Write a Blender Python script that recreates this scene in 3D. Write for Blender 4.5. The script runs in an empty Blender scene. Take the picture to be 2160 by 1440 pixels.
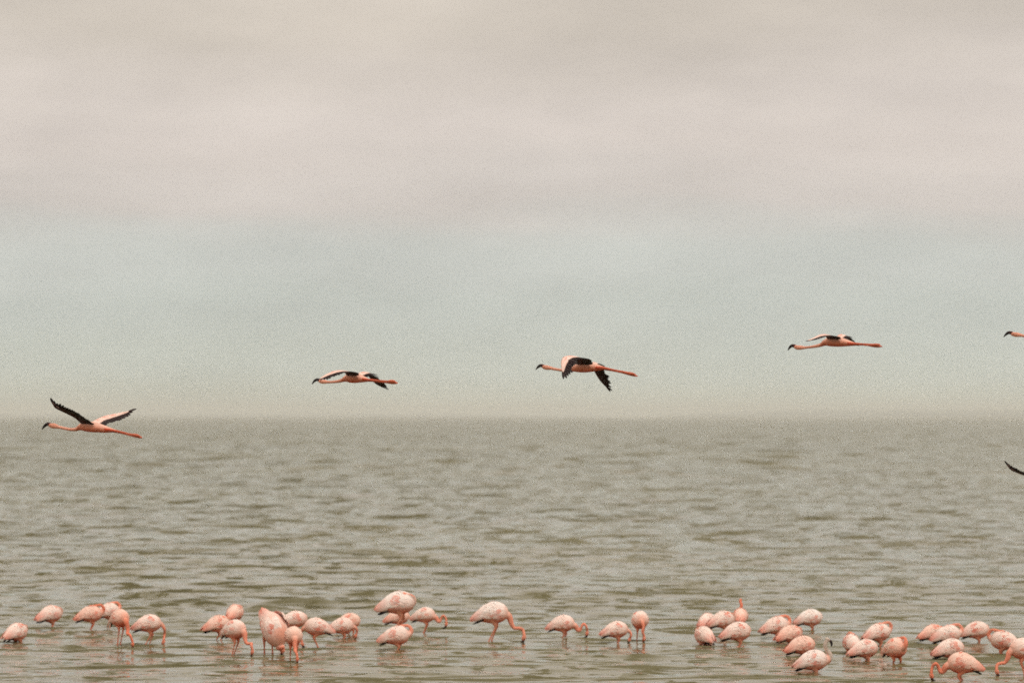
import bpy, bmesh, math, random
import numpy as np
from mathutils import Vector, Matrix

random.seed(7)
rng = np.random.default_rng(11)
scene = bpy.context.scene
COL = scene.collection
R = math.radians

# ------------------------------------------------------------------ camera
F = 7200.0        # focal length in pixels of a 2160 wide picture (120 mm lens)
CAM_H = 3.1       # eye height over the water
HZ = 878.0        # picture row of the horizon
cam_d = bpy.data.cameras.new('camera')
cam_d.lens = 120.0
cam_d.sensor_width = 36.0
cam_d.shift_y = (HZ - 720.0) / 2160.0
cam_d.clip_start = 0.5
cam_d.clip_end = 60000.0
cam_d.dof.use_dof = True
cam_d.dof.focus_distance = 35.6
cam_d.dof.aperture_fstop = 2.1
cam = bpy.data.objects.new('camera', cam_d)
cam.location = (0, 0, CAM_H)
cam.rotation_euler = (R(90), 0, 0)
COL.objects.link(cam)
scene.camera = cam

# ------------------------------------------------------------------ sky and light
SUN_EL, SUN_AZ = 62.0, 150.0          # azimuth from +Y, clockwise


def lin(c):
    return tuple((v / 255.0 / 12.92) if v / 255.0 <= 0.04045 else ((v / 255.0 + 0.055) / 1.055) ** 2.4 for v in c)


world = bpy.data.worlds.new('World')
scene.world = world
world.use_nodes = True
nt = world.node_tree
nt.nodes.clear()


def node(tree, kind, **kw):
    n = tree.nodes.new(kind)
    for k, v in kw.items():
        setattr(n, k, v)
    return n


out = node(nt, 'ShaderNodeOutputWorld')
bg = node(nt, 'ShaderNodeBackground')
bg.inputs['Strength'].default_value = 1.04
tc = node(nt, 'ShaderNodeTexCoord')
sep = node(nt, 'ShaderNodeSeparateXYZ')
nt.links.new(tc.outputs['Generated'], sep.inputs[0])
# long flat cloud streaks
mp = node(nt, 'ShaderNodeMapping')
mp.inputs['Scale'].default_value = (13.0, 13.0, 44.0)
nt.links.new(tc.outputs['Generated'], mp.inputs['Vector'])
n1 = node(nt, 'ShaderNodeTexNoise')
n1.inputs['Scale'].default_value = 1.0
n1.inputs['Detail'].default_value = 5.0
n1.inputs['Roughness'].default_value = 0.58
nt.links.new(mp.outputs[0], n1.inputs['Vector'])
mp2 = node(nt, 'ShaderNodeMapping')
mp2.inputs['Scale'].default_value = (4.0, 4.0, 22.0)
mp2.inputs['Location'].default_value = (3.7, 1.1, 0.4)
nt.links.new(tc.outputs['Generated'], mp2.inputs['Vector'])
n2 = node(nt, 'ShaderNodeTexNoise')
n2.inputs['Scale'].default_value = 1.0
n2.inputs['Detail'].default_value = 4.0
nt.links.new(mp2.outputs[0], n2.inputs['Vector'])


def mth(tree, op, a, b, c=None):
    m = node(tree, 'ShaderNodeMath', operation=op)
    for i, v in enumerate((a, b, c)):
        if v is None:
            continue
        if isinstance(v, (int, float)):
            m.inputs[i].default_value = v
        else:
            tree.links.new(v, m.inputs[i])
    return m.outputs[0]


wob = mth(nt, 'MULTIPLY', mth(nt, 'SUBTRACT', n2.outputs['Fac'], 0.5), 0.055)
el = mth(nt, 'ADD', sep.outputs['Z'], mth(nt, 'MULTIPLY', wob, mth(nt, 'MINIMUM', mth(nt, 'MULTIPLY', mth(nt, 'MAXIMUM', sep.outputs['Z'], 0.0), 16.0), 1.0)))
fac = mth(nt, 'DIVIDE', el, 0.25)
ramp = node(nt, 'ShaderNodeValToRGB')
ramp.color_ramp.interpolation = 'EASE'
stops = [(0.0, (198, 201, 187)), (0.006, (200, 204, 191)), (0.0136, (201, 206, 196)), (0.030, (200, 205, 198)),
         (0.042, (205, 208, 202)), (0.060, (213, 205, 198)), (0.085, (218, 208, 200)), (0.125, (207, 197, 185)),
         (0.17, (221, 211, 196)), (0.25, (230, 219, 203))]
cr = ramp.color_ramp
while len(cr.elements) < len(stops):
    cr.elements.new(0.5)
for e, (p, c) in zip(cr.elements, stops):
    e.position = p / 0.25
    e.color = (*lin(c), 1)
nt.links.new(fac, ramp.inputs[0])
cl = mth(nt, 'MULTIPLY_ADD', mth(nt, 'SUBTRACT', n1.outputs['Fac'], 0.5), 0.34, 1.0)
cl2 = mth(nt, 'MULTIPLY_ADD', mth(nt, 'SUBTRACT', n2.outputs['Fac'], 0.5), 0.26, 1.0)
cmul = node(nt, 'ShaderNodeVectorMath', operation='SCALE')
nt.links.new(ramp.outputs[0], cmul.inputs[0])
mp3 = node(nt, 'ShaderNodeMapping')
mp3.inputs['Scale'].default_value = (8.0, 8.0, 21.0)
mp3.inputs['Location'].default_value = (1.3, 6.2, 2.9)
nt.links.new(tc.outputs['Generated'], mp3.inputs['Vector'])
n3 = node(nt, 'ShaderNodeTexNoise')
n3.inputs['Scale'].default_value = 1.0
n3.inputs['Detail'].default_value = 7.0
n3.inputs['Roughness'].default_value = 0.6
n3.inputs['Distortion'].default_value = 0.6
nt.links.new(mp3.outputs[0], n3.inputs['Vector'])
cl3 = mth(nt, 'MULTIPLY_ADD', mth(nt, 'SUBTRACT', n3.outputs['Fac'], 0.5), 0.26, 1.0)
nt.links.new(mth(nt, 'MULTIPLY', mth(nt, 'MULTIPLY', cl, cl2), cl3), cmul.inputs['Scale'])
sky = node(nt, 'ShaderNodeTexSky', sky_type='NISHITA')
sky.sun_disc = False
sky.sun_elevation = R(SUN_EL)
sky.sun_rotation = R(SUN_AZ)
sky.dust_density = 3.0
skm = node(nt, 'ShaderNodeVectorMath', operation='SCALE')
skm.inputs['Scale'].default_value = 0.06
nt.links.new(sky.outputs[0], skm.inputs[0])
mix = node(nt, 'ShaderNodeMix', data_type='RGBA')
mix.inputs['Factor'].default_value = 0.93          # almost closed cloud cover
nt.links.new(skm.outputs[0], mix.inputs['A'])
nt.links.new(cmul.outputs[0], mix.inputs['B'])
nt.links.new(mix.outputs['Result'], bg.inputs['Color'])
nt.links.new(bg.outputs[0], out.inputs[0])

sun_d = bpy.data.lights.new('sun', 'SUN')
sun_d.energy = 1.5
sun_d.angle = R(32)
sun_d.color = (1.0, 0.95, 0.87)
sun = bpy.data.objects.new('sun', sun_d)
sd = Vector((math.sin(R(SUN_AZ)) * math.cos(R(SUN_EL)), math.cos(R(SUN_AZ)) * math.cos(R(SUN_EL)), math.sin(R(SUN_EL))))
sun.rotation_euler = sd.to_track_quat('Z', 'Y').to_euler()
sun.location = (0, 0, 60)
COL.objects.link(sun)

scene.view_settings.view_transform = 'Standard'
scene.view_settings.look = 'None'
scene.view_settings.exposure = 0.0
scene.view_settings.gamma = 1.0
scene.view_settings.use_curve_mapping = False
scene.cycles.use_denoising = False
scene.cycles.use_adaptive_sampling = True
scene.cycles.adaptive_threshold = 0.028
scene.cycles.adaptive_min_samples = 12
scene.cycles.max_bounces = 6
scene.cycles.volume_bounces = 1
scene.cycles.filter_width = 1.7


# ------------------------------------------------------------------ materials
def material(name):
    m = bpy.data.materials.new(name)
    m.use_nodes = True
    t = m.node_tree
    b = t.nodes['Principled BSDF']
    return m, t, b


# width, depth (m), noise thresholds, tilt, offset, distance offshore at which the water is open enough for them
WAVELETS = ((0.46, 0.34, 0.57, 0.65, 0.80, 1.3, 0), (0.95, 1.15, 0.575, 0.65, 1.3, 7.7, 42), (1.9, 4.0, 0.58, 0.65, 1.4, 3.1, 80), (5.5, 20.0, 0.585, 0.67, 0.90, 9.4, 190), (1.9, 0.50, 0.585, 0.665, 0.55, 4.4, 0), (3.4, 1.3, 0.60, 0.68, 0.50, 6.1, 0))


def water_material():
    m, t, b = material('lake_water')
    b.inputs['Roughness'].default_value = 0.07
    b.inputs['IOR'].default_value = 1.333
    geo = node(t, 'ShaderNodeNewGeometry')
    # murky water, silt drifting in broad patches
    mpa = node(t, 'ShaderNodeMapping')
    mpa.inputs['Scale'].default_value = (0.05, 0.02, 0.0)
    t.links.new(geo.outputs['Position'], mpa.inputs[0])
    na = node(t, 'ShaderNodeTexNoise')
    na.inputs['Scale'].default_value = 1.0
    na.inputs['Detail'].default_value = 4.0
    t.links.new(mpa.outputs[0], na.inputs['Vector'])
    rp = node(t, 'ShaderNodeValToRGB')
    rp.color_ramp.elements[0].position = 0.3
    rp.color_ramp.elements[0].color = (0.112, 0.099, 0.045, 1)
    rp.color_ramp.elements[1].position = 0.7
    rp.color_ramp.elements[1].color = (0.160, 0.143, 0.071, 1)
    t.links.new(na.outputs['Fac'], rp.inputs[0])
    t.links.new(rp.outputs[0], b.inputs['Base Color'])
    # wind ripples as facet tilts, finer than the modelled waves; gusts make them rougher in patches
    mpg = node(t, 'ShaderNodeMapping')
    mpg.inputs['Scale'].default_value = (0.16, 0.05, 0.0)
    t.links.new(geo.outputs['Position'], mpg.inputs[0])
    ng = node(t, 'ShaderNodeTexNoise')
    ng.inputs['Scale'].default_value = 1.0
    ng.inputs['Detail'].default_value = 5.0
    ng.inputs['Roughness'].default_value = 0.6
    t.links.new(mpg.outputs[0], ng.inputs['Vector'])
    gust = mth(t, 'MULTIPLY_ADD', mth(t, 'SUBTRACT', ng.outputs['Fac'], 0.5), 2.6, 1.0)
    prev = geo.outputs['Normal']
    for sc_, kx, ky, loc, det in (((3.0, 8.0, 1.0), 0.18, 0.34, 5.3, 2.5),):
        mpb = node(t, 'ShaderNodeMapping')
        mpb.inputs['Scale'].default_value = sc_
        mpb.inputs['Rotation'].default_value = (0, 0, R(9))
        mpb.inputs['Location'].default_value = (loc, loc, 0)
        t.links.new(geo.outputs['Position'], mpb.inputs[0])
        nb = node(t, 'ShaderNodeTexNoise')
        nb.inputs['Scale'].default_value = 1.0
        nb.inputs['Detail'].default_value = det
        nb.inputs['Roughness'].default_value = 0.5
        t.links.new(mpb.outputs[0], nb.inputs['Vector'])
        sb = node(t, 'ShaderNodeVectorMath', operation='SUBTRACT')
        sb.inputs[1].default_value = (0.5, 0.5, 0.5)
        t.links.new(nb.outputs['Color'], sb.inputs[0])
        ml = node(t, 'ShaderNodeVectorMath', operation='MULTIPLY')
        ml.inputs[1].default_value = (kx, ky, 0.0)
        t.links.new(sb.outputs[0], ml.inputs[0])
        gs = node(t, 'ShaderNodeVectorMath', operation='SCALE')
        t.links.new(ml.outputs[0], gs.inputs[0])
        t.links.new(gust, gs.inputs['Scale'])
        ad = node(t, 'ShaderNodeVectorMath', operation='ADD')
        t.links.new(prev, ad.inputs[0])
        t.links.new(gs.outputs[0], ad.inputs[1])
        prev = ad.outputs[0]
    # steep shoreward faces of wavelets, sparse, at several sizes
    tilt = None
    psep = node(t, 'ShaderNodeSeparateXYZ')
    t.links.new(geo.outputs['Position'], psep.inputs[0])
    for fx, fy, lo_, hi_, amt, loc, off in WAVELETS:
        mpw = node(t, 'ShaderNodeMapping')
        mpw.inputs['Scale'].default_value = (1 / fx, 1 / fy, 0.0)
        mpw.inputs['Rotation'].default_value = (0, 0, R(4))
        mpw.inputs['Location'].default_value = (loc, loc * 1.7, 0)
        t.links.new(geo.outputs['Position'], mpw.inputs[0])
        nw = node(t, 'ShaderNodeTexNoise')
        nw.inputs['Scale'].default_value = 1.0
        nw.inputs['Detail'].default_value = 2.5
        nw.inputs['Roughness'].default_value = 0.55
        nw.inputs['Distortion'].default_value = 0.3
        t.links.new(mpw.outputs[0], nw.inputs['Vector'])
        mr = node(t, 'ShaderNodeMapRange', interpolation_type='SMOOTHSTEP')
        mr.inputs['From Min'].default_value = lo_
        mr.inputs['From Max'].default_value = hi_
        mr.inputs['To Max'].default_value = amt
        t.links.new(nw.outputs['Fac'], mr.inputs['Value'])
        if off:
            om = node(t, 'ShaderNodeMapRange', interpolation_type='SMOOTHSTEP')
            om.inputs['From Min'].default_value = off * 0.8
            om.inputs['From Max'].default_value = off * 1.6
            om.inputs['To Max'].default_value = 1.0
            t.links.new(psep.outputs['Y'], om.inputs['Value'])
            mr_out = mth(t, 'MULTIPLY', mr.outputs[0], om.outputs[0])
        else:
            mr_out = mr.outputs[0]
        tilt = mr_out if tilt is None else mth(t, 'ADD', tilt, mr_out)
    cb = node(t, 'ShaderNodeCombineXYZ')
    t.links.new(mth(t, 'MULTIPLY', tilt, -1.0), cb.inputs['Y'])
    adw = node(t, 'ShaderNodeVectorMath', operation='ADD')
    t.links.new(prev, adw.inputs[0])
    t.links.new(cb.outputs[0], adw.inputs[1])
    prev = adw.outputs[0]
    nm = node(t, 'ShaderNodeVectorMath', operation='NORMALIZE')
    t.links.new(prev, nm.inputs[0])
    prev = nm.outputs[0]
    t.links.new(prev, b.inputs['Normal'])
    return m


def ground_material(name, c0, c1, scale):
    m, t, b = material(name)
    b.inputs['Roughness'].default_value = 0.95
    geo = node(t, 'ShaderNodeNewGeometry')
    na = node(t, 'ShaderNodeTexNoise')
    na.inputs['Scale'].default_value = scale
    na.inputs['Detail'].default_value = 6.0
    t.links.new(geo.outputs['Position'], na.inputs['Vector'])
    rp = node(t, 'ShaderNodeValToRGB')
    rp.color_ramp.elements[0].position = 0.35
    rp.color_ramp.elements[0].color = (*c0, 1)
    rp.color_ramp.elements[1].position = 0.65
    rp.color_ramp.elements[1].color = (*c1, 1)
    t.links.new(na.outputs['Fac'], rp.inputs[0])
    t.links.new(rp.outputs[0], b.inputs['Base Color'])
    return m


def plumage_material(name, rough, noise_amt, nscale):
    """colour of each feather area comes from the mesh, the bird's own tint from the object colour"""
    m, t, b = material(name)
    b.inputs['Roughness'].default_value = rough
    b.inputs['Specular IOR Level'].default_value = 0.25
    at = node(t, 'ShaderNodeAttribute', attribute_name='Col')
    oi = node(t, 'ShaderNodeObjectInfo')
    tcn = node(t, 'ShaderNodeTexCoord')
    na = node(t, 'ShaderNodeTexNoise')
    na.inputs['Scale'].default_value = nscale
    na.inputs['Detail'].default_value = 4.0
    t.links.new(tcn.outputs['Object'], na.inputs['Vector'])
    mu = node(t, 'ShaderNodeVectorMath', operation='MULTIPLY')
    t.links.new(at.outputs['Color'], mu.inputs[0])
    t.links.new(oi.outputs['Color'], mu.inputs[1])
    sc = node(t, 'ShaderNodeVectorMath', operation='SCALE')
    t.links.new(mu.outputs[0], sc.inputs[0])
    t.links.new(mth(t, 'MULTIPLY_ADD', mth(t, 'SUBTRACT', na.outputs['Fac'], 0.5), noise_amt, 1.0), sc.inputs['Scale'])
    t.links.new(sc.outputs[0], b.inputs['Base Color'])
    bp = node(t, 'ShaderNodeBump')
    bp.inputs['Strength'].default_value = 0.6
    bp.inputs['Distance'].default_value = 0.006
    nb = node(t, 'ShaderNodeTexNoise')
    nb.inputs['Scale'].default_value = 70.0
    nb.inputs['Detail'].default_value = 2.0
    t.links.new(tcn.outputs['Object'], nb.inputs['Vector'])
    t.links.new(nb.outputs['Fac'], bp.inputs['Height'])
    t.links.new(bp.outputs[0], b.inputs['Normal'])
    return m


M_WATER = water_material()
M_BED = ground_material('lake_mud', (0.09, 0.075, 0.05), (0.13, 0.11, 0.08), 0.7)
M_SHORE = ground_material('far_land_hazed', (0.14, 0.185, 0.20), (0.19, 0.23, 0.24), 0.01)  # blue of the distant air painted into the land's base colour
M_PLUME = plumage_material('plumage', 0.9, 0.35, 14.0)
M_QUILL = plumage_material('flight_feather', 0.6, 0.5, 25.0)
M_BILL = plumage_material('bill_horn', 0.4, 0.3, 30.0)

PALE = np.array((0.96, 0.82, 0.76))
PINK = np.array((0.90, 0.53, 0.44))
PEACH = np.array((0.84, 0.33, 0.22))
CORAL = np.array((0.78, 0.16, 0.09))
RED = np.array((0.66, 0.10, 0.05))
DARK = np.array((0.016, 0.009, 0.010))
MAROON = np.array((0.09, 0.015, 0.015))
LEG = np.array((0.76, 0.27, 0.17))


# ------------------------------------------------------------------ mesh helpers
def mesh_from(name, verts, faces, mat, cols=None, smooth=True):
    me = bpy.data.meshes.new(name)
    me.from_pydata([tuple(v) for v in verts], [], faces)
    if smooth:
        me.polygons.foreach_set('use_smooth', [True] * len(me.polygons))
    me.materials.append(mat)
    if cols is not None:
        a = me.color_attributes.new('Col', 'FLOAT_COLOR', 'POINT')
        arr = np.ones((len(verts), 4), np.float32)
        arr[:, :3] = np.asarray(cols)
        a.data.foreach_set('color', arr.ravel())
    me.update()
    return me


def add(name, data, parent=None):
    o = bpy.data.objects.new(name, data)
    COL.objects.link(o)
    if parent is not None:
        o.parent = parent
    return o


def catmull(pts, n):
    P = np.asarray(pts, float)
    m = len(P)
    Q = np.vstack([2 * P[0] - P[1], P, 2 * P[-1] - P[-2]])
    res = []
    for u in np.linspace(0, m - 1, n):
        i = min(int(u), m - 2)
        f = u - i
        a, b, c, d = Q[i], Q[i + 1], Q[i + 2], Q[i + 3]
        res.append(0.5 * (2 * b + (c - a) * f + (2 * a - 5 * b + 4 * c - d) * f * f + (3 * b - a - 3 * c + d) * f ** 3))
    return np.array(res)


def loft(chain, n=None, seg=14):
    """chain rows: x, y, z, half width, half height -> closed tube"""
    C = catmull(chain, n or len(chain) * 4)
    C[:, 3:] = np.maximum(C[:, 3:], 0.0015)
    P = C[:, :3]
    T = np.gradient(P, axis=0)
    T /= np.linalg.norm(T, axis=1)[:, None] + 1e-9
    Y = np.array((0, 1.0, 0))
    S = Y[None, :] - (T @ Y)[:, None] * T
    S /= np.linalg.norm(S, axis=1)[:, None] + 1e-9
    U = np.cross(T, S)
    ang = np.linspace(0, 2 * math.pi, seg, endpoint=False)
    V = []
    for i in range(len(P)):
        V += [P[i] + S[i] * math.cos(a) * C[i, 3] + U[i] * math.sin(a) * C[i, 4] for a in ang]
    faces = []
    for i in range(len(P) - 1):
        for j in range(seg):
            a, b = i * seg + j, i * seg + (j + 1) % seg
            faces.append((a, b, b + seg, a + seg))
    faces.append(tuple(reversed(range(seg))))
    faces.append(tuple(range((len(P) - 1) * seg, len(P) * seg)))
    return np.array(V), faces, C


def skin_body(name, chains, paint, voxel):
    """fuse tubes into one continuous body; chains: list of (tag, chain)"""
    V, Fc, samples, tags = [], [], [], []
    base = 0
    for tag, ch in chains:
        v, f, C = loft(ch)
        V.append(v)
        Fc += [tuple(i + base for i in q) for q in f]
        base += len(v)
        for k, c in enumerate(C):
            samples.append(c)
            tags.append((tag, k / (len(C) - 1)))
    me = bpy.data.meshes.new('tmp')
    me.from_pydata([tuple(v) for v in np.vstack(V)], [], Fc)
    ob = bpy.data.objects.new('tmp', me)
    COL.objects.link(ob)
    md = ob.modifiers.new('fuse', 'REMESH')
    md.mode = 'VOXEL'
    md.voxel_size = voxel
    sm = ob.modifiers.new('relax', 'SMOOTH')
    sm.factor = 0.5
    sm.iterations = 2
    dg = bpy.context.evaluated_depsgraph_get()
    new = bpy.data.meshes.new_from_object(ob.evaluated_get(dg))
    bpy.data.objects.remove(ob)
    bpy.data.meshes.remove(me)
    new.name = name
    n = len(new.vertices)
    co = np.empty(n * 3, np.float32)
    new.vertices.foreach_get('co', co)
    co = co.reshape(-1, 3)
    S = np.array(samples)
    d = np.linalg.norm(co[:, None, :] - S[None, :, :3], axis=2) / (np.maximum(S[:, 3], S[:, 4]))[None, :]
    idx = d.argmin(1)
    cols = np.empty((n, 4), np.float32)
    cols[:, 3] = 1
    for i in range(n):
        s = S[idx[i]]
        tag, t = tags[idx[i]]
        rel = (co[i, 2] - s[2]) / max(s[4], 1e-3)
        cols[i, :3] = paint(tag, t, rel, co[i])
    a = new.color_attributes.new('Col', 'FLOAT_COLOR', 'POINT')
    a.data.foreach_set('color', cols.ravel())
    new.materials.clear()
    new.materials.append(M_PLUME)
    new.polygons.foreach_set('use_smooth', [True] * len(new.polygons))
    return new


def blade(V, Fc, Cc, p0, p1, nrm, w, col0, col1, thick=0.0025, bend=0.0, tipw=0.0):
    """one feather: lens-shaped section, tapering to its tip; appended to lists"""
    p0, p1, nrm = np.asarray(p0, float), np.asarray(p1, float), np.asarray(nrm, float)
    d = p1 - p0
    side = np.cross(nrm, d)
    side /= np.linalg.norm(side) + 1e-9
    up = np.cross(d, side)
    up /= np.linalg.norm(up) + 1e-9
    prof = ((0.0, 0.45), (0.25, 0.9), (0.6, 1.0), (0.85, 0.72), (1.0, max(tipw, 0.08)))
    base = len(V)
    for t, ww in prof:
        c = p0 + d * t + up * bend * math.sin(t * math.pi)
        hw, th = w * ww, thick * (1.1 - 0.6 * t)
        V += [c + side * hw, c + up * th, c - side * hw, c - up * th]
        cc = col0 * (1 - t) + col1 * t
        Cc += [cc] * 4
    k = len(prof)
    for i in range(k - 1):
        for j in range(4):
            a, b = base + i * 4 + j, base + i * 4 + (j + 1) % 4
            Fc.append((a, b, b + 4, a + 4))
    Fc.append((base + 3, base + 2, base + 1, base))
    e = base + (k - 1) * 4
    Fc.append((e, e + 1, e + 2, e + 3))


def mixc(a, b, t):
    t = min(1.0, max(0.0, t))
    return a * (1 - t) + b * t


# ------------------------------------------------------------------ the setting
WAVE_S, WAVE_M, WAVE_L = 0.0045, 0.005, 0.014


def build_water():
    # rows grow with distance, columns denser towards the middle of the lake in view
    ds = [14.0]
    while ds[-1] < 12500:
        d = ds[-1]
        step = 0.09 if d < 34 else max(0.05, d * d / (3413 * CAM_H) * 0.36)
        if d < 34:
            step = 0.16
        ds.append(d + min(step, d * 0.03))
    ds = np.array(ds)
    nu = 690
    u = np.linspace(-1, 1, nu)
    u = 0.52 * u + 0.48 * u ** 3
    half = 0.36 * ds + 4.0
    X = u[None, :] * half[:, None]
    Yv = np.repeat(ds[:, None], nu, 1)
    dy = np.gradient(ds)
    Z = np.zeros_like(X)
    far = np.clip((ds - 60) / 200, 0, 1)
    far = far * far * (3 - 2 * far)

    def field(lo, hi, n, spread):
        G = np.zeros_like(X)
        for lam in np.exp(rng.uniform(math.log(lo), math.log(hi), n)):
            th = rng.normal(R(-95), R(spread))
            k = 2 * math.pi / lam
            w = np.clip(lam / (2.2 * dy) - 1.0, 0, 1) * lam ** 0.5
            ph = rng.uniform(0, 6.28)
            rows = np.nonzero(w > 0.001)[0]
            if len(rows):
                r1 = rows[-1] + 1
                G[:r1] += w[:r1, None] * np.cos(k * (math.cos(th) * X[:r1] + math.sin(th) * Yv[:r1]) + ph)
        return G / (G[ds < 60].std() + 1e-9)

    # short steep wind waves: flat troughs, sparse sharp crests, bunched by gusts
    g1 = field(0.45, 1.7, 46, 22)
    g2 = field(1.6, 5.5, 34, 38)
    env = field(6.0, 22.0, 14, 60)
    g3 = field(5.0, 26.0, 22, 44)
    Z += WAVE_S * np.exp(0.75 * g1 + 0.35 * env)
    Z += (WAVE_M * (0.5 + 2.2 * far))[:, None] * np.exp(0.7 * g2 + 0.25 * env)
    Z += (WAVE_L * far * (1 - np.clip((ds - 1500) / 3000, 0, 1)))[:, None] * np.exp(0.6 * g3)
    Z -= np.median(Z[(ds > 38) & (ds < 60)])
    nr = len(ds)
    co = np.stack([X, Yv, Z], -1).reshape(-1, 3).astype(np.float32)
    i = np.arange(nr - 1)[:, None] * nu + np.arange(nu - 1)[None, :]
    quads = np.stack([i, i + 1, i + nu + 1, i + nu], -1).reshape(-1, 4).astype(np.int32)
    me = bpy.data.meshes.new('water')
    me.vertices.add(len(co))
    me.vertices.foreach_set('co', co.ravel())
    nq = len(quads)
    me.loops.add(nq * 4)
    me.loops.foreach_set('vertex_index', quads.ravel())
    me.polygons.add(nq)
    me.polygons.foreach_set('loop_start', np.arange(0, nq * 4, 4, dtype=np.int32))
    me.polygons.foreach_set('use_smooth', np.ones(nq, bool))
    me.materials.append(M_WATER)
    me.update(calc_edges=True)
    o = add('water', me)
    o['kind'] = 'structure'
    o['label'] = 'choppy murky olive lake water reaching to the horizon'
    print('water quads', nq, nr)


BED = -0.40


def build_bed():
    L = 16000.0
    v = [(-L, -2000, BED), (L, -2000, BED), (L, 14000, BED), (-L, 14000, BED)]
    o = add('lake_bed', mesh_from('lake_bed', v, [(0, 1, 2, 3)], M_BED, smooth=False))
    o['kind'] = 'structure'
    o['label'] = 'flat grey brown mud under the shallow lake'


def build_shore(px0, px1, dist, top, seed, label):
    """low far land: a closed ridge with a gently uneven crest; top is its height in metres"""
    r = np.random.default_rng(seed)
    n = 90
    xs = np.linspace((px0 - 1080) / F * dist, (px1 - 1080) / F * dist, n)
    t = np.linspace(0, 1, n)
    prof = np.zeros(n)
    for k in range(1, 14):
        prof += r.normal() / k * np.sin(2 * math.pi * k * t + r.uniform(0, 6.28))
    prof = (prof - prof.min()) / (prof.max() - prof.min())
    env = np.clip(np.minimum(t * 5, (1 - t) * 5), 0, 1) ** 0.6
    h = top * (0.8 + 0.2 * prof) * env + 0.3
    V, Fc = [], []
    offs = ((-260, 0.0), (-120, 0.55), (0, 1.0), (150, 0.8), (420, 0.0))
    for i in range(n):
        for dy, f in offs:
            V.append((xs[i], dist + dy + 40 * math.sin(i * 0.7), (h[i] * f if f else -0.4)))
    m = len(offs)
    for i in range(n - 1):
        for j in range(m - 1):
            a = i * m + j
            Fc.append((a, a + 1, a + m + 1, a + m))
        Fc.append((i * m + m - 1, i * m, (i + 1) * m, (i + 1) * m + m - 1))
    Fc.append(tuple(range(m)))
    Fc.append(tuple(reversed(range((n - 1) * m, n * m))))
    o = add('far_shore', mesh_from('far_shore', V, Fc, M_SHORE))
    o['kind'] = 'structure'
    o['label'] = label


build_water()
build_bed()
build_shore(1372, 3400, 11300.0, 26.0, 3, 'faint blue strip of low land on the right horizon')
build_shore(-900, 1300, 11800.0, 9.0, 8, 'thin hazy line of far shore on the left horizon')


def build_haze():
    x0, x1, y0, y1, z0, z1 = -17000, 17000, -2500, 15000, BED - 1.0, 40.0
    v = [(x, y, z) for z in (z0, z1) for x, y in ((x0, y0), (x1, y0), (x1, y1), (x0, y1))]
    f = [(3, 2, 1, 0), (4, 5, 6, 7), (0, 1, 5, 4), (1, 2, 6, 5), (2, 3, 7, 6), (3, 0, 4, 7)]
    m = bpy.data.materials.new('lake_haze')
    m.use_nodes = True
    t = m.node_tree
    t.nodes.clear()
    o_ = node(t, 'ShaderNodeOutputMaterial')
    pv = node(t, 'ShaderNodeVolumePrincipled')
    pv.inputs['Color'].default_value = (0.955, 0.97, 0.955, 1)
    pv.inputs['Density'].default_value = 0.00017
    pv.inputs['Density Attribute'].default_value = ''
    t.links.new(pv.outputs[0], o_.inputs['Volume'])
    m.cycles.homogeneous_volume = True
    o = add('haze', mesh_from('haze', v, f, m, smooth=False))
    o['kind'] = 'stuff'
    o['label'] = 'thin pale haze hanging over the lake'
    o.display_type = 'WIRE'


build_haze()

# ------------------------------------------------------------------ flamingos: shared pieces
# trunk of a bird at rest: x forward, z up; x, centre z, half width, half height
TRUNK = [(-0.275, -0.070, 0.010, 0.008), (-0.23, -0.050, 0.045, 0.032), (-0.17, -0.022, 0.084, 0.074), (-0.09, 0.004, 0.114, 0.116),
         (0.0, 0.014, 0.128, 0.140), (0.07, 0.010, 0.122, 0.135), (0.13, -0.002, 0.098, 0.106), (0.175, -0.014, 0.056, 0.062)]


def trunk_at(x):
    for a, b in zip(TRUNK, TRUNK[1:]):
        if a[0] <= x <= b[0]:
            t = (x - a[0]) / (b[0] - a[0])
            return [a[i] * (1 - t) + b[i] * t for i in range(1, 4)]
    return list(TRUNK[-1][1:])


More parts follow.
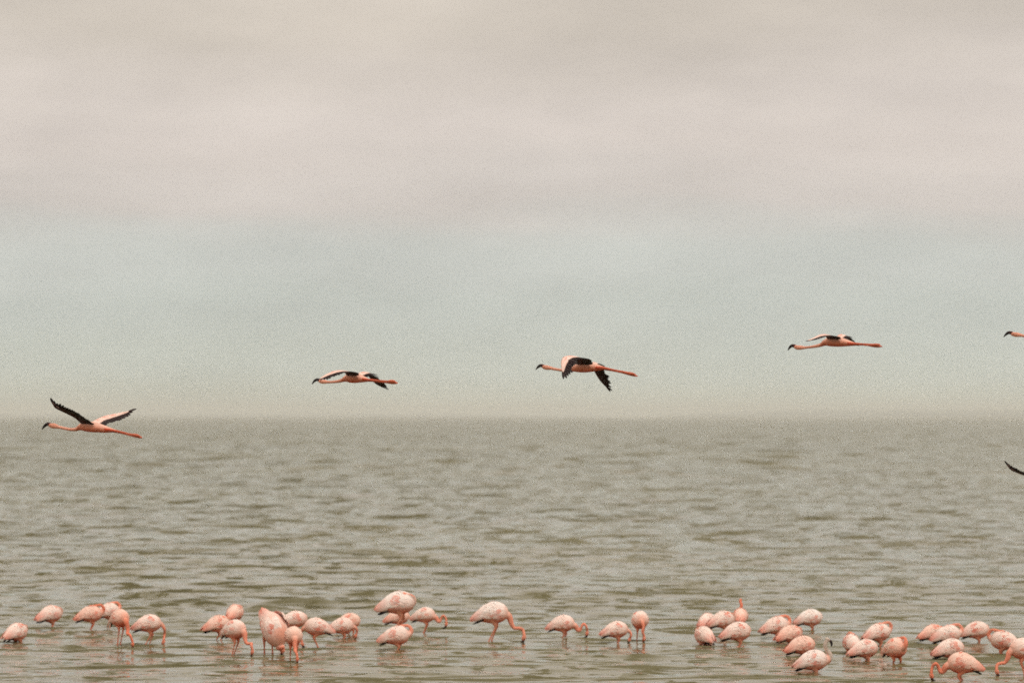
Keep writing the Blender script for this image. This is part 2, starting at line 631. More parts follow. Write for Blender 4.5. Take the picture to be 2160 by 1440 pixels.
def folded_wing_mesh(side, seed):
    """wing laid along the flank: rows of scapulars and coverts, long pale tertials, dark quill tips underneath"""
    r = random.Random(seed)
    V, Fc, Cc = [], [], []

    def surf(x, a, lift):
        cz, ry, rz = trunk_at(x)
        y, z = math.sin(a), math.cos(a)
        return (np.array((x, side * ry * y * lift, cz + rz * z * lift)), np.array((0.1, side * y / ry, z / rz)) / math.hypot(y / ry, z / rz))

    # black folded primaries: low, reaching back under the tail
    for k in range(5):
        a0 = R(108 + 6 * k)
        p0, n = surf(-0.09 - 0.012 * k, a0, 0.99)
        p1 = np.array((-0.215 - 0.010 * k + r.uniform(-0.01, 0.01), side * (0.020 + 0.004 * k), -0.094 - 0.004 * k))
        blade(V, Fc, Cc, p0, p1, n, 0.013, DARK, DARK, 0.003)
    # coverts and scapulars in overlapping rows
    rows = 9
    for i in range(rows):
        x = -0.17 + i * 0.031
        cnt = 9
        for j in range(cnt):
            a = R(8 + 104 * (j + 0.5 * (i % 2)) / cnt + r.uniform(-4, 4))
            xx = x + r.uniform(-0.012, 0.012)
            p0, n = surf(min(xx + 0.03, 0.15), a, 1.0)
            ln = r.uniform(0.055, 0.085)
            p1, n1 = surf(max(xx - ln, -0.27), min(a + R(r.uniform(-3, 6)), R(118)), 1.04 + r.uniform(0, 0.06))
            deep = (math.degrees(a) > 75) * 0.55 + (r.random() < 0.07) * 0.5
            c = mixc(PALE, PINK, r.uniform(0, 0.35) + deep * 0.6)
            if deep > 0.45 and r.random() < 0.3:
                c = mixc(c, CORAL, r.uniform(0.3, 0.9))
            blade(V, Fc, Cc, p0, p1, n, r.uniform(0.016, 0.024), mixc(c, PINK, 0.4), c, 0.003, 0.004)
    # crimson lesser coverts at the bend of the wing
    ca, cx_ = r.uniform(45, 95), r.uniform(-0.06, 0.09)
    for k in range(r.choice((3, 6, 9, 12))):
        a = R(ca + r.uniform(-20, 20))
        xx = cx_ + r.uniform(-0.045, 0.035)
        p0, n = surf(xx + 0.02, a, 1.02)
        p1, n1 = surf(xx - 0.05, a, 1.09)
        blade(V, Fc, Cc, p0, p1, n, r.uniform(0.016, 0.026), mixc(CORAL, PINK, r.uniform(0.1, 0.5)), mixc(CORAL, PALE, r.uniform(0.4, 0.8)), 0.003, 0.003)
    # long drooping tertials over the rump
    for k in range(8):
        a = R(20 + 11 * k)
        p0, n = surf(-0.10 + r.uniform(-0.02, 0.02), a, 1.04)
        p1 = np.array((-0.265 - r.uniform(0, 0.035), side * (0.012 + 0.006 * k), -0.035 - 0.004 * k + r.uniform(-0.008, 0.008)))
        blade(V, Fc, Cc, p0, p1, n, 0.019, mixc(PALE, PINK, 0.3), mixc(PINK, CORAL, r.uniform(0, 0.8)), 0.003, 0.01)
    return mesh_from('folded_wing', V, Fc, M_PLUME, Cc, smooth=False)


WINGS = {(s, k): folded_wing_mesh(s, 40 + k * 3 + s) for s in (-1, 1) for k in range(9)}
EYE = None


def eye_mesh():
    bm = bmesh.new()
    bmesh.ops.create_uvsphere(bm, u_segments=10, v_segments=8, radius=0.0055)
    me = bpy.data.meshes.new('eye')
    bm.to_mesh(me)
    bm.free()
    a = me.color_attributes.new('Col', 'FLOAT_COLOR', 'POINT')
    arr = np.ones((len(me.vertices), 4), np.float32)
    arr[:, :3] = (0.25, 0.05, 0.01)
    a.data.foreach_set('color', arr.ravel())
    me.materials.append(M_BILL)
    me.polygons.foreach_set('use_smooth', [True] * len(me.polygons))
    return me


EYE = eye_mesh()


def bill_mesh(rows, base_dark=True):
    v, f, C = loft(rows, 16, 10)
    n = len(v)
    cols = np.array([mixc(MAROON, DARK, (i // 10) / 5.0) for i in range(n)])
    return mesh_from('bill', v, f, M_BILL, cols)


# ------------------------------------------------------------------ wading flamingos
def neck_path(pose, zw, rnd):
    """points (x, y, z) from breast to nape, then head centre, its facing and its chin direction, in the trunk's frame; zw = water level"""
    k = -zw / 0.28
    j = lambda a: rnd.uniform(-a, a)
    if pose == 'feed':
        pts = [(0.13, 0, 0.0), (0.195, 0, -0.045), (0.225, j(.02), -0.105 * k), (0.262, j(.02), -0.150 * k), (0.315, j(.03), -0.148 * k),
               (0.365, j(.03), -0.165 * k), (0.385, j(.03), min(-0.20 * k, zw + 0.075))]
        head = (0.380, pts[-1][1], zw + 0.048)
        return pts, head, (-0.35, 0, -0.94), (-0.94, 0, 0.35)
    if pose == 'feed_down':
        pts = [(0.12, 0, 0.01), (0.195, 0, -0.02), (0.235, j(.02), -0.075 * k), (0.240, j(.03), -0.135 * k), (0.225, j(.03), min(-0.185 * k, zw + 0.085))]
        head = (0.220, pts[-1][1], zw + 0.045)
        return pts, head, (-0.45, 0, -0.89), (-0.89, 0, 0.45)
    if pose == 'loop':
        pts = [(0.13, 0, 0.0), (0.205, 0, -0.05), (0.235, j(.01), -0.10), (0.275, j(.01), -0.105), (0.30, j(.02), -0.04), (0.335, j(.02), 0.005), (0.375, j(.02), -0.035),
               (0.39, j(.02), -0.10)]
        head = (0.388, pts[-1][1], -0.145)
        return pts, head, (-0.30, 0, -0.95), (-0.95, 0, 0.30)
    if pose == 'sleep':
        s = rnd.choice((-1, 1))
        pts = [(0.13, 0, 0.01), (0.195, 0, 0.025), (0.222, s * .01, 0.085), (0.185, s * .02, 0.142), (0.115, s * .03, 0.150), (0.05, s * .035, 0.140)]
        head = (0.015, s * .035, 0.135)
        return pts, head, (-0.95, 0, -0.30), (-0.30, 0, -0.95)
    if pose == 'up':
        pts = [(0.13, 0, 0.0), (0.20, 0, 0.01), (0.225, 0, 0.07), (0.19, 0, 0.13), (0.165, j(.02), 0.19), (0.18, j(.02), 0.245)]
        head = (0.20, pts[-1][1], 0.272)
        return pts, head, (0.85, 0, -0.52), (-0.52, 0, -0.85)
    if pose == 'tuck':
        s = rnd.choice((-1, 1))
        pts = [(0.12, 0, 0.0), (0.172, s * .012, 0.0), (0.182, s * .035, 0.05), (0.145, s * .055, 0.088), (0.09, s * .06, 0.105)]
        head = (0.055, s * .06, 0.110)
        return pts, head, (-0.93, 0, -0.36), (-0.36, 0, -0.93)
    raise ValueError(pose)


def wading(px, py, yw, face, scale, pose, label, pitch=4.0, tint=(1, 1, 1), neck_grey=False, drop=0.0):
    low = {'tuck': 0.70, 'sleep': 0.76, 'feed_down': 0.87}.get(pose, 1.0)      # resting birds sit low over the water
    yw = py + max((yw - py) * low, 20 * scale)
    scale = scale * 1.01
    d = F * CAM_H / (yw - HZ)
    X = (px - 1080) / F * d
    zc = (yw - py) / F * d / scale + drop
    rnd = random.Random(int(px * 31 + py))
    root = bpy.data.objects.new('flamingo', None)
    COL.objects.link(root)
    root.empty_display_size = 0.1
    root.location = (X, d, 0.0)
    root.rotation_euler = (0, 0, R(face))
    root.scale = (scale,) * 3
    root['label'] = label
    root['category'] = 'flamingo'
    root['group'] = 'flamingos wading in the shallow water'
    cp, sp = math.cos(R(pitch)), math.sin(R(pitch))

    def tr(p):
        return (p[0] * cp - p[2] * sp, p[1], p[0] * sp + p[2] * cp + zc)

    chains = []
    chains.append(('trunk', [(*tr((x, 0, z)), w, h) for x, z, w, h in TRUNK]))
    pts, head, hd, chin = neck_path(pose, -zc, rnd)
    if pose in ('feed', 'feed_down', 'loop'):
        # only the breast follows the tilt of the trunk, the rest hangs free
        n_ = [tr(pts[0]), tr(pts[1])]
        off = np.array(n_[1]) - np.array((pts[1][0], pts[1][1], pts[1][2] + zc))
        m_ = len(pts) - 2
        for i, p in enumerate(pts[2:]):
            f = 1 - (i + 1) / m_
            n_.append((p[0] + off[0], p[1], p[2] + zc + off[2] * f))
        headw = np.array((head[0] + off[0], head[1], head[2] + zc))
    else:
        n_ = [tr(p) for p in pts]
        headw = np.array(tr(head))
    rad = np.interp(np.linspace(0, 1, len(n_)), [0, 0.22, 0.5, 1], [0.062, 0.036, 0.022, 0.019])
    if pose == 'up':
        rad = rad * 1.3
    neck = [(*p, r, r) for p, r in zip(n_, rad)]
    neck.append((*headw, 0.021, 0.024))
    chains.append(('neck', neck))
    hd, chin = np.array(hd), np.array(chin)
    hd /= np.linalg.norm(hd)
    chin /= np.linalg.norm(chin)
    chains.append(('head', [(*(headw - hd * 0.032), 0.014, 0.015), (*(headw - hd * 0.01), 0.024, 0.028), (*(headw + hd * 0.014), 0.022, 0.026), (*(headw + hd * 0.036), 0.015, 0.018)]))
    zb = (BED + 0.004) / scale
    step = rnd.uniform(-0.05, 0.05)
    for s in (-1, 1):
        hip = tr((-0.01, s * 0.045, -0.07))
        knee = tr((0.03 + s * step * 0.4, s * 0.045, -0.150))
        hock = (hip[0] - 0.035 + s * step, s * 0.043, knee[2] * 0.42 + zb * 0.30)
        foot = (hip[0] + 0.01 + s * step * 1.4, s * 0.042, zb + 0.012)
        toe = (foot[0] + 0.06, s * 0.046, zb + 0.008)
        chains.append(('leg', [(*hip, 0.042, 0.05), (*knee, 0.019, 0.02), (knee[0] * .6 + hock[0] * .4, s * 0.044, knee[2] * .6 + hock[2] * .4, 0.0100, 0.0100),
                               (*hock, 0.0115, 0.0115), (hock[0] * .5 + foot[0] * .5, s * 0.0425, hock[2] * .5 + foot[2] * .5, 0.0090, 0.0090),
                               (*foot, 0.011, 0.011), (*toe, 0.022, 0.009)]))

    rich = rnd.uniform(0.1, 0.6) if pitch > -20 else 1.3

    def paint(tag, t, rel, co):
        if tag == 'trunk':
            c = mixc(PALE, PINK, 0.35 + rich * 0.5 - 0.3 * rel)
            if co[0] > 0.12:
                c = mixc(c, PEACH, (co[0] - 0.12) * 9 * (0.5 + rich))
            return mixc(mixc(c, PEACH, max(0.0, -rel) * 1.2), mixc(CORAL, RED, 0.6), max(0.0, -rel - 0.3) * 1.5)  # belly red, deepened to paint in shade under the body
        if tag == 'neck':
            c = mixc(mixc(PINK, PEACH, 0.6 + 0.6 * rich + 0.4 * t), CORAL, 0.15 + 0.3 * rich)
            return mixc(c, np.array((0.55, 0.47, 0.40)), 0.8) if neck_grey else c
        if tag == 'head':
            return mixc(PEACH, np.array((0.55, 0.47, 0.40)), 0.8) if neck_grey else mixc(PEACH, CORAL, 0.3)
        return mixc(PEACH, LEG, t * 6)

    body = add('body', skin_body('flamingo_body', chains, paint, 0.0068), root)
    # bill
    u, c = hd, chin
    rows = [(*(headw + u * 0.020 - c * 0.002), 0.016, 0.020), (*(headw + u * 0.046 - c * 0.004), 0.014, 0.0185), (*(headw + u * 0.070 + c * 0.008), 0.012, 0.017),
            (*(headw + u * 0.086 + c * 0.032), 0.009, 0.0125), (*(headw + u * 0.090 + c * 0.052), 0.004, 0.004)]
    bill = add('bill', bill_mesh(rows), root)
    eyes = []
    for s in (-1, 1):
        e = add('eye', EYE, root)
        e.location = headw + u * 0.010 - c * 0.006 + np.array((0, s * 0.0205, 0))
        eyes.append(e)
    k = rnd.randrange(9)
    ws = []
    for s in (-1, 1):
        w = add('wing', WINGS[(s, k)], root)
        w.location = (0, 0, zc)
        w.rotation_euler = (0, -R(pitch), 0)
        ws.append(w)
    for o in [body] + ws:
        o.color = (*tint, 1)
    return root, ws


W = wading
WHITE = (1.0, 1.10, 1.14)
DEEP = (1.0, 0.86, 0.80)
W(35, 1334, 1357, 52, .90, 'tuck', 'round pale flamingo low in the water at the left edge, nearest the corner')
W(107, 1296, 1331, 38, .92, 'tuck', 'lone pink flamingo left of the cluster of three, tail pointing left')
W(191, 1296, 1339, 18, .88, 'sleep', 'leftmost flamingo of the left cluster, tail to the left', tint=DEEP)
W(229, 1290, 1333, 32, .85, 'sleep', 'rear flamingo of the left cluster, its back showing between two others')
W(253, 1305, 1362, -55, .86, 'feed', 'coral necked flamingo dipping its bill, right and front of the left cluster', tint=DEEP)
W(314, 1316, 1366, 10, .88, 'feed_down', 'flamingo stooping to the right with its neck straight down, right of the left cluster')
W(496, 1293, 1345, 70, .86, 'tuck', 'small rear flamingo seen from behind above two overlapping birds', tint=DEEP)
W(461, 1317, 1362, 24, .88, 'tuck', 'flamingo with red wing patch and tail pointing left behind a feeding bird', tint=DEEP)
W(495, 1329, 1379, -42, .92, 'feed', 'feeding flamingo with dark breast and coral neck bent down to the right, front of three')
W(622, 1307, 1356, 8, .86, 'tuck', 'arched pink flamingo behind the steeply bowing bird')
W(668, 1323, 1369, 188, .88, 'feed_down', 'flamingo facing left with tail pointing down to the right, beside the bowing bird')
W(619, 1343, 1393, -80, .86, 'feed', 'flamingo feeding toward the viewer right beside the big bowing bird', tint=DEEP)
W(737, 1311, 1345, 24, .84, 'tuck', 'pink flamingo mostly hidden behind a paler one, right of the bowing group', tint=DEEP)
W(722, 1321, 1350, 4, .84, 'feed_down', 'pale flamingo in front of its pink twin, bill toward the water on the right')
W(840, 1302, 1341, 8, .80, 'tuck', 'flamingo hidden behind the big white bird, only its lower pink side showing', tint=DEEP)
W(841, 1273, 1380, 8, 1.18, 'tuck', 'largest and whitest flamingo, standing tallest above a sleeping one', tint=WHITE)
W(836, 1342, 1377, 0, .92, 'sleep', 'sleeping flamingo with its head laid on its back, below the large white bird')
W(896, 1298, 1333, -14, .80, 'loop', 'flamingo with a looped neck and black bill right of the large white bird')
W(1040, 1294, 1352, 0, 1.10, 'feed', 'big white flamingo reaching a long curved coral neck to the water on the right', tint=WHITE)
W(1187, 1316, 1347, 0, .86, 'loop', 'pink flamingo with arched neck, alone in the middle of the open gap')
W(1300, 1329, 1358, 10, .84, 'feed_down', 'pale flamingo with its head at the water, left of the bird facing us')
W(1350, 1309, 1357, -82, .88, 'feed_down', 'flamingo facing the viewer with dark shaded breast and neck straight down')
W(1492, 1311, 1348, 58, .84, 'tuck', 'rear left flamingo of the cluster beneath the upright bird')
W(1525, 1308, 1353, 22, .90, 'tuck', 'middle pale flamingo of the cluster left of the upright bird')
W(1562, 1300, 1336, 84, .80, 'up', 'flamingo with its neck and head raised upright, seen from behind', tint=DEEP)
W(1485, 1341, 1363, 118, .88, 'tuck', 'pale flamingo low at the front left of the upright bird')
W(1556, 1333, 1373, 14, .94, 'tuck', 'large peach flamingo directly below the upright bird')
W(1638, 1321, 1353, 16, .92, 'sleep', 'pale flamingo with orange tail at the left of the stepped row')
W(1709, 1304, 1338, 8, .90, 'tuck', 'white flamingo farthest back in the stepped row', tint=WHITE)
W(1667, 1338, 1366, 28, .88, 'tuck', 'pink flamingo squeezed in the middle of the stepped row', tint=DEEP)
W(1692, 1362, 1393, 14, .88, 'tuck', 'coral flamingo just behind the front bird of the stepped row', tint=DEEP)
W(1716, 1394, 1415, 8, .92, 'up', 'pale grey necked flamingo nearest us in the stepped row, dark bill raised', tint=WHITE, neck_grey=True)
W(1796, 1357, 1384, 104, .84, 'sleep', 'round flamingo seen from behind, left end of the huddle of four')
W(1853, 1335, 1370, 26, .90, 'sleep', 'sleeping flamingo with coral head on its back, rear of the huddle of four')
W(1825, 1369, 1400, 16, .86, 'tuck', 'pale flamingo in the front middle of the huddle of four')
W(1889, 1368, 1405, -58, .92, 'sleep', 'flamingo with coral folded neck and dark underside, right end of the huddle of four', tint=DEEP)
W(1968, 1335, 1365, 20, .82, 'tuck', 'flamingo with bright red wing patch left of a sleeping bird', tint=DEEP)
W(2000, 1339, 1373, 8, .88, 'sleep', 'sleeping flamingo with dark bill on its back between two pink birds')
W(2060, 1330, 1361, 4, .88, 'tuck', 'plump peach flamingo at the back of the right cluster')
W(2005, 1369, 1398, 12, .92, 'tuck', 'flamingo half hidden directly behind the front bird with the looped neck')
W(2030, 1400, 1434, 180, .92, 'loop', 'nearest flamingo facing left with looped coral neck and black bill', tint=DEEP)
W(2117, 1352, 1387, 155, .92, 'sleep', 'sleeping flamingo with its head up on its back near the right edge')
W(2160, 1370, 1422, 196, .94, 'feed', 'flamingo cut by the right edge, feeding to the left')

# the bowing bird lifts one wing as it dips
bow, bws = W(578, 1328, 1386, -52, 1.26, 'feed_down', 'large flamingo bowing steeply toward the water with tail and wing raised', pitch=-56, tint=(1.0, 1.0, 1.0))
bws[1].rotation_euler = (R(-16), R(20), 0)
bws[1].location.z += 0.05


# ------------------------------------------------------------------ flying flamingos
class Flyer:
    def __init__(self, cx, cy, dist, yaw):
        self.cx, self.cy, self.d = cx, cy, dist
        self.c, self.s = math.cos(R(yaw)), math.sin(R(yaw))
        self.yaw = yaw
        self.X0 = (cx - 1080) / F * dist
        self.Z0 = CAM_H + (HZ - cy) / F * dist
        self.m = dist / F

    def pt(self, px, py, y=0.0):
        """a picture position and a sideways offset from the bird's midline -> bird frame (forward, left, up)"""
        y = y * 0.9
        q = (px - 1080) / F
        x = (self.X0 - q * self.d + (q * self.c - self.s) * y) / (self.c + q * self.s)
        Yw = self.d + self.s * x - self.c * y
        z = CAM_H + (HZ - py) / F * Yw - self.Z0
        return np.array((x, y, z))

    def chain(self, rows, y=0.0, wide=1.0, ys=None):
        res = []
        for i, (px, py, r) in enumerate(rows):
            yy = y if ys is None else ys[i]
            p = self.pt(px, py, yy)
            res.append((*p, r * self.m * wide * 1.06, r * self.m * 1.06))
        return res


def curve_eval(keys, t):
    ts = [k[0] for k in keys]
    P = np.array([k[1] for k in keys])
    # smooth interpolation through the keys
    out_ = np.empty(3)
    n = len(ts)
    i = max(0, min(n - 2, next((k for k in range(n - 1) if t <= ts[k + 1]), n - 2)))
    f = (t - ts[i]) / (ts[i + 1] - ts[i])
    a = P[max(i - 1, 0)]
    b, c = P[i], P[i + 1]
    d = P[min(i + 2, n - 1)]
    m0 = (c - a) / max(1e-6, ts[i + 1] - ts[max(i - 1, 0)]) * (ts[i + 1] - ts[i])
    m1 = (d - b) / max(1e-6, ts[min(i + 2, n - 1)] - ts[i]) * (ts[i + 1] - ts[i])
    f2, f3 = f * f, f ** 3
    return (2 * f3 - 3 * f2 + 1) * b + (f3 - 2 * f2 + f) * m0 + (-2 * f3 + 3 * f2) * c + (f3 - f2) * m1


def open_wing(root, fl, keys, side, seed, tint, fingers=1.0):
    """keys: (t, (px, py, y) of the leading edge, (px, py, y) of the trailing edge)"""
    r = random.Random(seed)
    le = [(t, fl.pt(*a)) for t, a, b in keys]
    te = [(t, fl.pt(*b)) for t, a, b in keys]
    L = lambda t: curve_eval(le, min(1, max(0, t)))
    E = lambda t: curve_eval(te, min(1, max(0, t)))

    def nrm(t):
        t = min(max(t, 0.02), 0.96)
        n = np.cross(L(t + 0.03) - L(t - 0.02), E(t) - L(t)) * side
        return n / (np.linalg.norm(n) + 1e-9)

    # wing arm with its coverts, rounded at the leading edge
    NT, NS = 22, 7
    V, Fc, Cc = [], [], []
    for i in range(NT):
        t = i / (NT - 1) * 0.955
        a, e, n = L(t), E(t), nrm(t)
        reach = 0.56 * (1 - 0.35 * max(0, t - 0.5) / 0.5)
        ring = []
        for j in range(NS * 2 - 2):
            top = j < NS
            s = (j if top else 2 * NS - 2 - j) / (NS - 1)
            th = 0.011 * (1 - 0.7 * t) * math.sqrt(max(0.0, s)) * (1.15 - s) * 2.1 + 0.0012
            p = a + (e - a) * reach * s + n * (th if top else -th * 0.6)
            jag = 0.006 * r.uniform(-1, 1) if s > 0.9 else 0
            V.append(p + (e - a) * jag)
            if top:
                c = mixc(PALE, PINK, 0.3 + 0.6 * r.random())
                if 0.15 < s < 0.6 and 0.1 < t < 0.7 and r.random() < 0.35:
                    c = mixc(c, CORAL, 0.55)
            else:
                c = mixc(mixc(PINK, CORAL, 0.5), mixc(RED, DARK, 0.93), min(1, s * 6))
            Cc.append(c)
    m = NS * 2 - 2
    for i in range(NT - 1):
        for j in range(m):
            a, b = i * m + j, i * m + (j + 1) % m
            Fc.append((a, b, b + m, a + m))
    Fc.append(tuple(reversed(range(m))))
    Fc.append(tuple(range((NT - 1) * m, NT * m)))
    wing = add('wing', mesh_from('wing', V, Fc, M_PLUME, Cc), root)
    wing.color = (*tint, 1)
    bmw = bmesh.new()
    bmw.from_mesh(wing.data)
    bmesh.ops.recalc_face_normals(bmw, faces=bmw.faces)
    bmw.to_mesh(wing.data)
    bmw.free()

    def feather(p0, p1, n, w, tipw):
        v, f, c = [], [], []
        blade(v, f, c, p0, p1, n, w, mixc(DARK, MAROON, 0.25), DARK, 0.0022, r.uniform(-0.002, 0.004), tipw)
        add('flight_feather', mesh_from('flight_feather', v, f, M_QUILL, c, smooth=False), wing)

    span = np.linalg.norm(L(0.55) - L(0.05))
    for k in range(12):
        t = 0.05 + 0.5 * k / 11
        te_ = min(1, t + 0.02)
        n = nrm(t)
        p0 = L(t) * 0.72 + E(t) * 0.28 - n * (0.001 + 0.0012 * (k % 3))
        p1 = L(te_) + (E(te_) - L(te_)) * r.uniform(0.95, 1.03) - n * 0.0012 * (k % 3)
        feather(p0, p1, n, max(0.024, span / 11 * 1.25), 0.5)
    for k in range(10):
        f = k / 9
        tr_ = 0.56 + 0.36 * f
        te_ = 0.60 + 0.40 * f
        n = nrm(tr_)
        p0 = L(tr_) * 0.8 + E(tr_) * 0.2 - n * (0.001 + 0.0012 * (k % 3))
        p1 = E(te_) + (E(te_) - p0) / (np.linalg.norm(E(te_) - p0) + 1e-9) * r.uniform(0.0, 0.02) * fingers
        feather(p0, p1, n, 0.0225 - 0.009 * f, 0.15)
    return wing


def flying(fl, trunk, neck, head, bill, legs, near, far, label, seed, place=None, tint=(1, 1, 1), fingers=1.0):
    root = bpy.data.objects.new('flying_flamingo', None)
    COL.objects.link(root)
    root.empty_display_size = 0.1
    root['label'] = label
    root['category'] = 'flamingo'
    root['group'] = 'flamingos flying low over the lake'
    chains = [('trunk', fl.chain(trunk, wide=1.2)), ('neck', fl.chain(neck)), ('head', fl.chain(head, wide=0.85))]
    for s in (-1, 1):
        n = len(legs)
        ys = [s * v for v in np.interp(np.arange(n), [0, 2, n - 1], [0.036, 0.022, 0.016])]
        row = [(px - s * 2.2 * (i > 3), py - s * (0.6 + 0.22 * i), r * (0.88 if i < 4 else 1.12)) for i, (px, py, r) in enumerate(legs)]
        chains.append(('leg', fl.chain(row, ys=ys)))

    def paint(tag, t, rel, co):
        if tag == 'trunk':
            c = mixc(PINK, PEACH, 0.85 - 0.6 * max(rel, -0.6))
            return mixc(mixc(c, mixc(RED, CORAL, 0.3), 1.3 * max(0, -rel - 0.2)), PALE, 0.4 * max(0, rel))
        if tag == 'neck':
            return mixc(PEACH, PINK, 0.45 + 0.4 * rel)
        if tag == 'head':
            return mixc(PEACH, PINK, 0.5)
        return mixc(mixc(PEACH, RED, 0.9), mixc(LEG, RED, 0.45), t * 2.0)

    body = add('body', skin_body('flying_body', chains, paint, 0.0062), root)
    body.color = (0.90 * tint[0], 0.81 * tint[1], 0.75 * tint[2], 1)
    add('bill', bill_mesh(fl.chain(bill, wide=0.75)), root)
    hp = fl.pt(*head[2][:2])
    for s in (-1, 1):
        e = add('eye', EYE, root)
        e.location = hp + np.array((0, s * head[2][2] * fl.m * 0.84, 0.004))
    open_wing(root, fl, near, 1, seed, tint, fingers)
    open_wing(root, fl, far, -1, seed + 1, tint, fingers)
    if place is None:
        root.location = (fl.X0, fl.d, fl.Z0)
        yaw = fl.yaw
    else:
        px, py, d, yaw = place
        root.location = ((px - 1080) / F * d, d, CAM_H + (HZ - py) / F * d)
    # forward axis: left in the picture, turned away from us by yaw
    root.rotation_euler = (0, 0, math.pi - R(yaw))
    return root


A = dict(
    trunk=[(247, 909, 2), (237, 907.5, 4), (222, 905, 7), (207, 902, 9.3), (193, 900, 10.8), (182, 899, 10.2), (174, 899.5, 8), (167, 901.5, 5.2)],
    neck=[(178, 900, 7), (168, 902, 5), (160, 905, 3.9), (148, 905.5, 3.3), (136, 903, 3.1), (124, 900.5, 3.3), (116, 899, 4.3)],
    head=[(122, 899.5, 3.4), (115, 898, 5.4), (109, 897.5, 4.9), (104, 896, 3.7)],
    bill=[(106, 895.5, 4.2), (100, 894, 3.6), (94, 898, 2.9), (88.5, 905, .9)],
    legs=[(222, 906, 3.5), (237, 908, 3), (255, 911.5, 2.1), (275, 916.5, 2.0), (286, 918.5, 2.5), (293, 920, 2.3), (298, 921, 1)],
    near=[(0, (170, 893, .05), (203, 897, .05)), (.25, (158, 882, .16), (184, 884, .15)), (.5, (139, 872, .28), (165, 871, .26)),
          (.75, (122, 864, .40), (141, 860, .38)), (.9, (113, 857, .47), (122, 851, .46)), (1, (108, 842, .53), (107, 840, .53))],
    far=[(0, (192, 890, -.05), (219, 903, -.05)), (.25, (208, 882, -.16), (228, 892, -.16)), (.5, (224, 876, -.27), (240, 889, -.27)),
         (.75, (246, 871.5, -.38), (260, 882, -.38)), (.9, (264, 868, -.45), (272, 875, -.45)), (1, (280, 865, -.5), (285, 863, -.5))])
B = dict(
    trunk=[(785, 803, 2), (776, 801.5, 3.5), (766, 799.5, 6.5), (755, 797.5, 9.2), (746, 797, 10.2), (738, 797, 9.4), (731, 798, 7), (725, 800.5, 4.8)],
    neck=[(735, 798, 6), (726, 800, 4.6), (718, 803, 3.6), (706, 805, 3.0), (695, 805.5, 2.8), (686, 805.5, 3.2)],
    head=[(692, 805.5, 2.8), (684, 805, 4.2), (678, 804.5, 4), (673, 803, 3.2)],
    bill=[(674.5, 802, 3.5), (668.5, 800.5, 3.0), (663, 803.5, 2.4), (658, 810, .8)],
    legs=[(766, 800, 3), (778, 801.5, 2.6), (795, 803, 2.1), (815, 805, 2.2), (826, 805.5, 2.8), (833, 805.5, 2.2), (837, 806, .8)],
    near=[(0, (730, 791, .05), (757, 792.5, .05)), (.3, (724, 783.5, .18), (754, 785.5, .17)), (.5, (709, 782, .28), (730, 785.5, .28)),
          (.75, (690, 788, .40), (703, 794, .40)), (.9, (677, 796, .47), (686, 799.5, .47)), (1, (671, 801, .52), (669, 802, .52))],
    far=[(0, (752, 789, -.05), (770, 797, -.05)), (.3, (764, 785, -.18), (796, 789, -.19)), (.5, (774, 791, -.28), (800, 799, -.29)),
         (.75, (790, 808, -.38), (812, 811, -.39)), (.9, (804, 815.5, -.45), (816, 817, -.45)), (1, (817, 820.5, -.5), (820, 822, -.5))])
C = dict(
    trunk=[(1280, 777, 2), (1270, 776, 4), (1258, 775, 7), (1245, 774.5, 9.5), (1232, 774.5, 10.6), (1222, 775, 9.8), (1214, 776.5, 7.5), (1207, 778.5, 5)],
    neck=[(1218, 776, 7), (1208, 778.5, 5), (1198, 780.5, 3.8), (1185, 780.5, 3.0), (1172, 778.5, 2.9), (1160, 776, 3.4)],
    head=[(1166, 777, 2.8), (1156, 775.5, 4.6), (1150, 774.5, 4.6), (1145, 773, 3.6)],
    bill=[(1146.5, 772, 3.8), (1140, 770.8, 3.2), (1135, 773.8, 2.5), (1130, 779.5, .8)],
    legs=[(1258, 776, 3.5), (1272, 776.5, 3.2), (1290, 780, 2.1), (1310, 784, 1.9), (1325, 787.5, 2.2), (1335, 789.5, 2.4), (1344, 791.5, .8)],
    near=[(0, (1218, 769, .05), (1252, 770, .05)), (.3, (1205, 752.5, .19), (1243, 757, .18)), (.5, (1189, 752.5, .29), (1220, 758, .28)),
          (.72, (1183.5, 763, .38), (1210, 772, .37)), (.88, (1184, 776, .43), (1200, 788, .42)), (1, (1186, 786, .46), (1188, 793, .46))],
    far=[(0, (1240, 769, -.05), (1258, 775, -.05)), (.3, (1250, 764.5, -.18), (1275, 771, -.18)), (.48, (1251, 778, -.27), (1274, 780, -.27)),
         (.75, (1264, 801, -.38), (1282, 801, -.38)), (.9, (1275, 813, -.44), (1284, 813, -.44)), (1, (1284, 821, -.48), (1286, 824, -.48))])
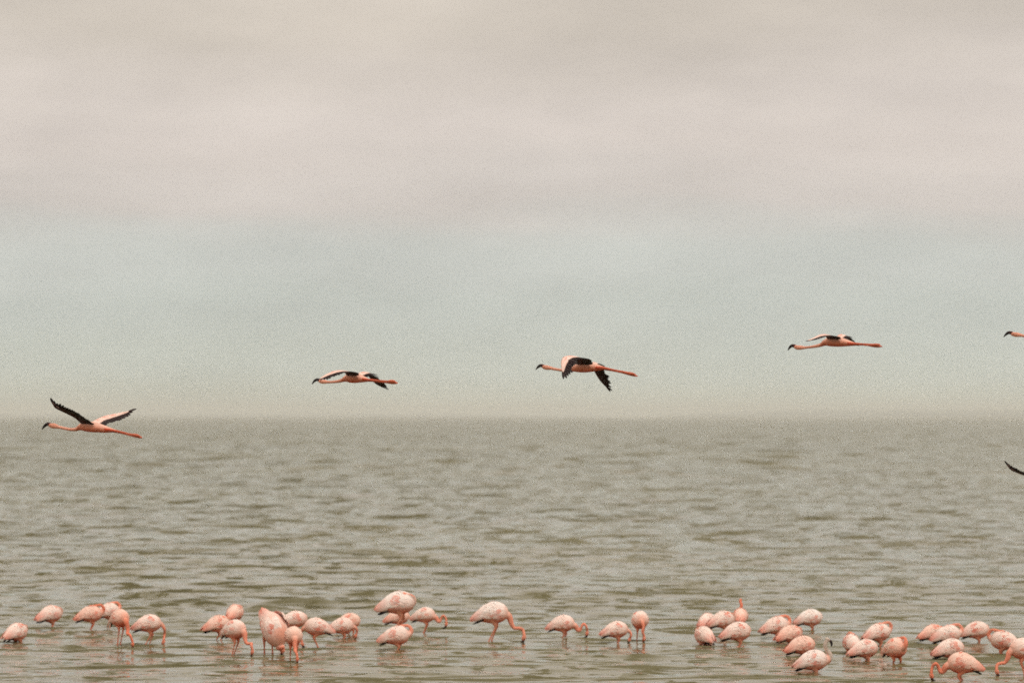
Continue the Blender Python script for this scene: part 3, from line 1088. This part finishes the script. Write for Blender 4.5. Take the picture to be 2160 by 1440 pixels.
D = dict(
    trunk=[(1812, 727, 2), (1802, 725.5, 3.5), (1788, 723.5, 6.5), (1774, 721.5, 9.2), (1761, 720.5, 10.2), (1750, 720.5, 9.4), (1742, 722, 7), (1735, 725, 4.8)],
    neck=[(1746, 721.5, 6.5), (1737, 725, 4.6), (1728, 728.5, 3.6), (1715, 731, 3.0), (1703, 732.5, 2.7), (1692, 733.5, 3.4)],
    head=[(1698, 733, 2.8), (1687, 733, 4.6), (1681, 732.5, 4.6), (1676, 731, 3.6)],
    bill=[(1677.5, 730, 3.8), (1671, 729, 3.2), (1666, 732.3, 2.5), (1662, 738.5, .8)],
    legs=[(1790, 725, 3.5), (1800, 725.5, 3), (1815, 726, 2), (1830, 727, 1.8), (1842, 728.5, 2.2), (1852, 728.5, 2.2), (1860, 728.5, .8)],
    near=[(0, (1744, 714, .05), (1775, 716, .05)), (.3, (1738, 706.5, .18), (1768, 709.5, .17)), (.5, (1729, 706.5, .28), (1743, 710, .28)),
          (.75, (1715, 713, .40), (1725, 714.5, .40)), (.9, (1706, 717, .47), (1715, 717.5, .47)), (1, (1700, 719, .52), (1699, 720, .52))],
    far=[(0, (1762, 713.5, -.05), (1780, 720, -.05)), (.3, (1770, 705.5, -.18), (1797, 711, -.18)), (.5, (1779, 709, -.28), (1799, 716, -.28)),
         (.75, (1792, 719, -.38), (1803, 722, -.38)), (.9, (1799, 726, -.45), (1808, 728, -.45)), (1, (1808, 729, -.5), (1812, 730, -.5))])

YAW = 35.0
flying(Flyer(193, 900, 35.0, YAW), label='flamingo flying leftmost with both black wings raised in a V', seed=101, **A)
flying(Flyer(746, 797, 36.5, YAW), label='flying flamingo with drooping wings, second from the left', seed=111, **B)
flying(Flyer(1232, 775, 35.0, YAW), label='flying flamingo with arched black wings pushed down and fingered tips, in the centre', seed=121, fingers=2.2, **C)
flying(Flyer(1761, 720, 35.6, YAW), label='highest flying flamingo with flat outstretched wings, on the right', seed=131, **D)
flying(Flyer(1232, 775, 35.0, YAW), label='flying flamingo of which only bill and head enter at the right edge', seed=141, place=(2229, 705, 35.0, YAW), **C)
flying(Flyer(193, 900, 35.0, YAW), label='flying flamingo at the lower right edge, only its dark wing tip in view', seed=151, place=(2222, 1032, 35.0, 84), **A)
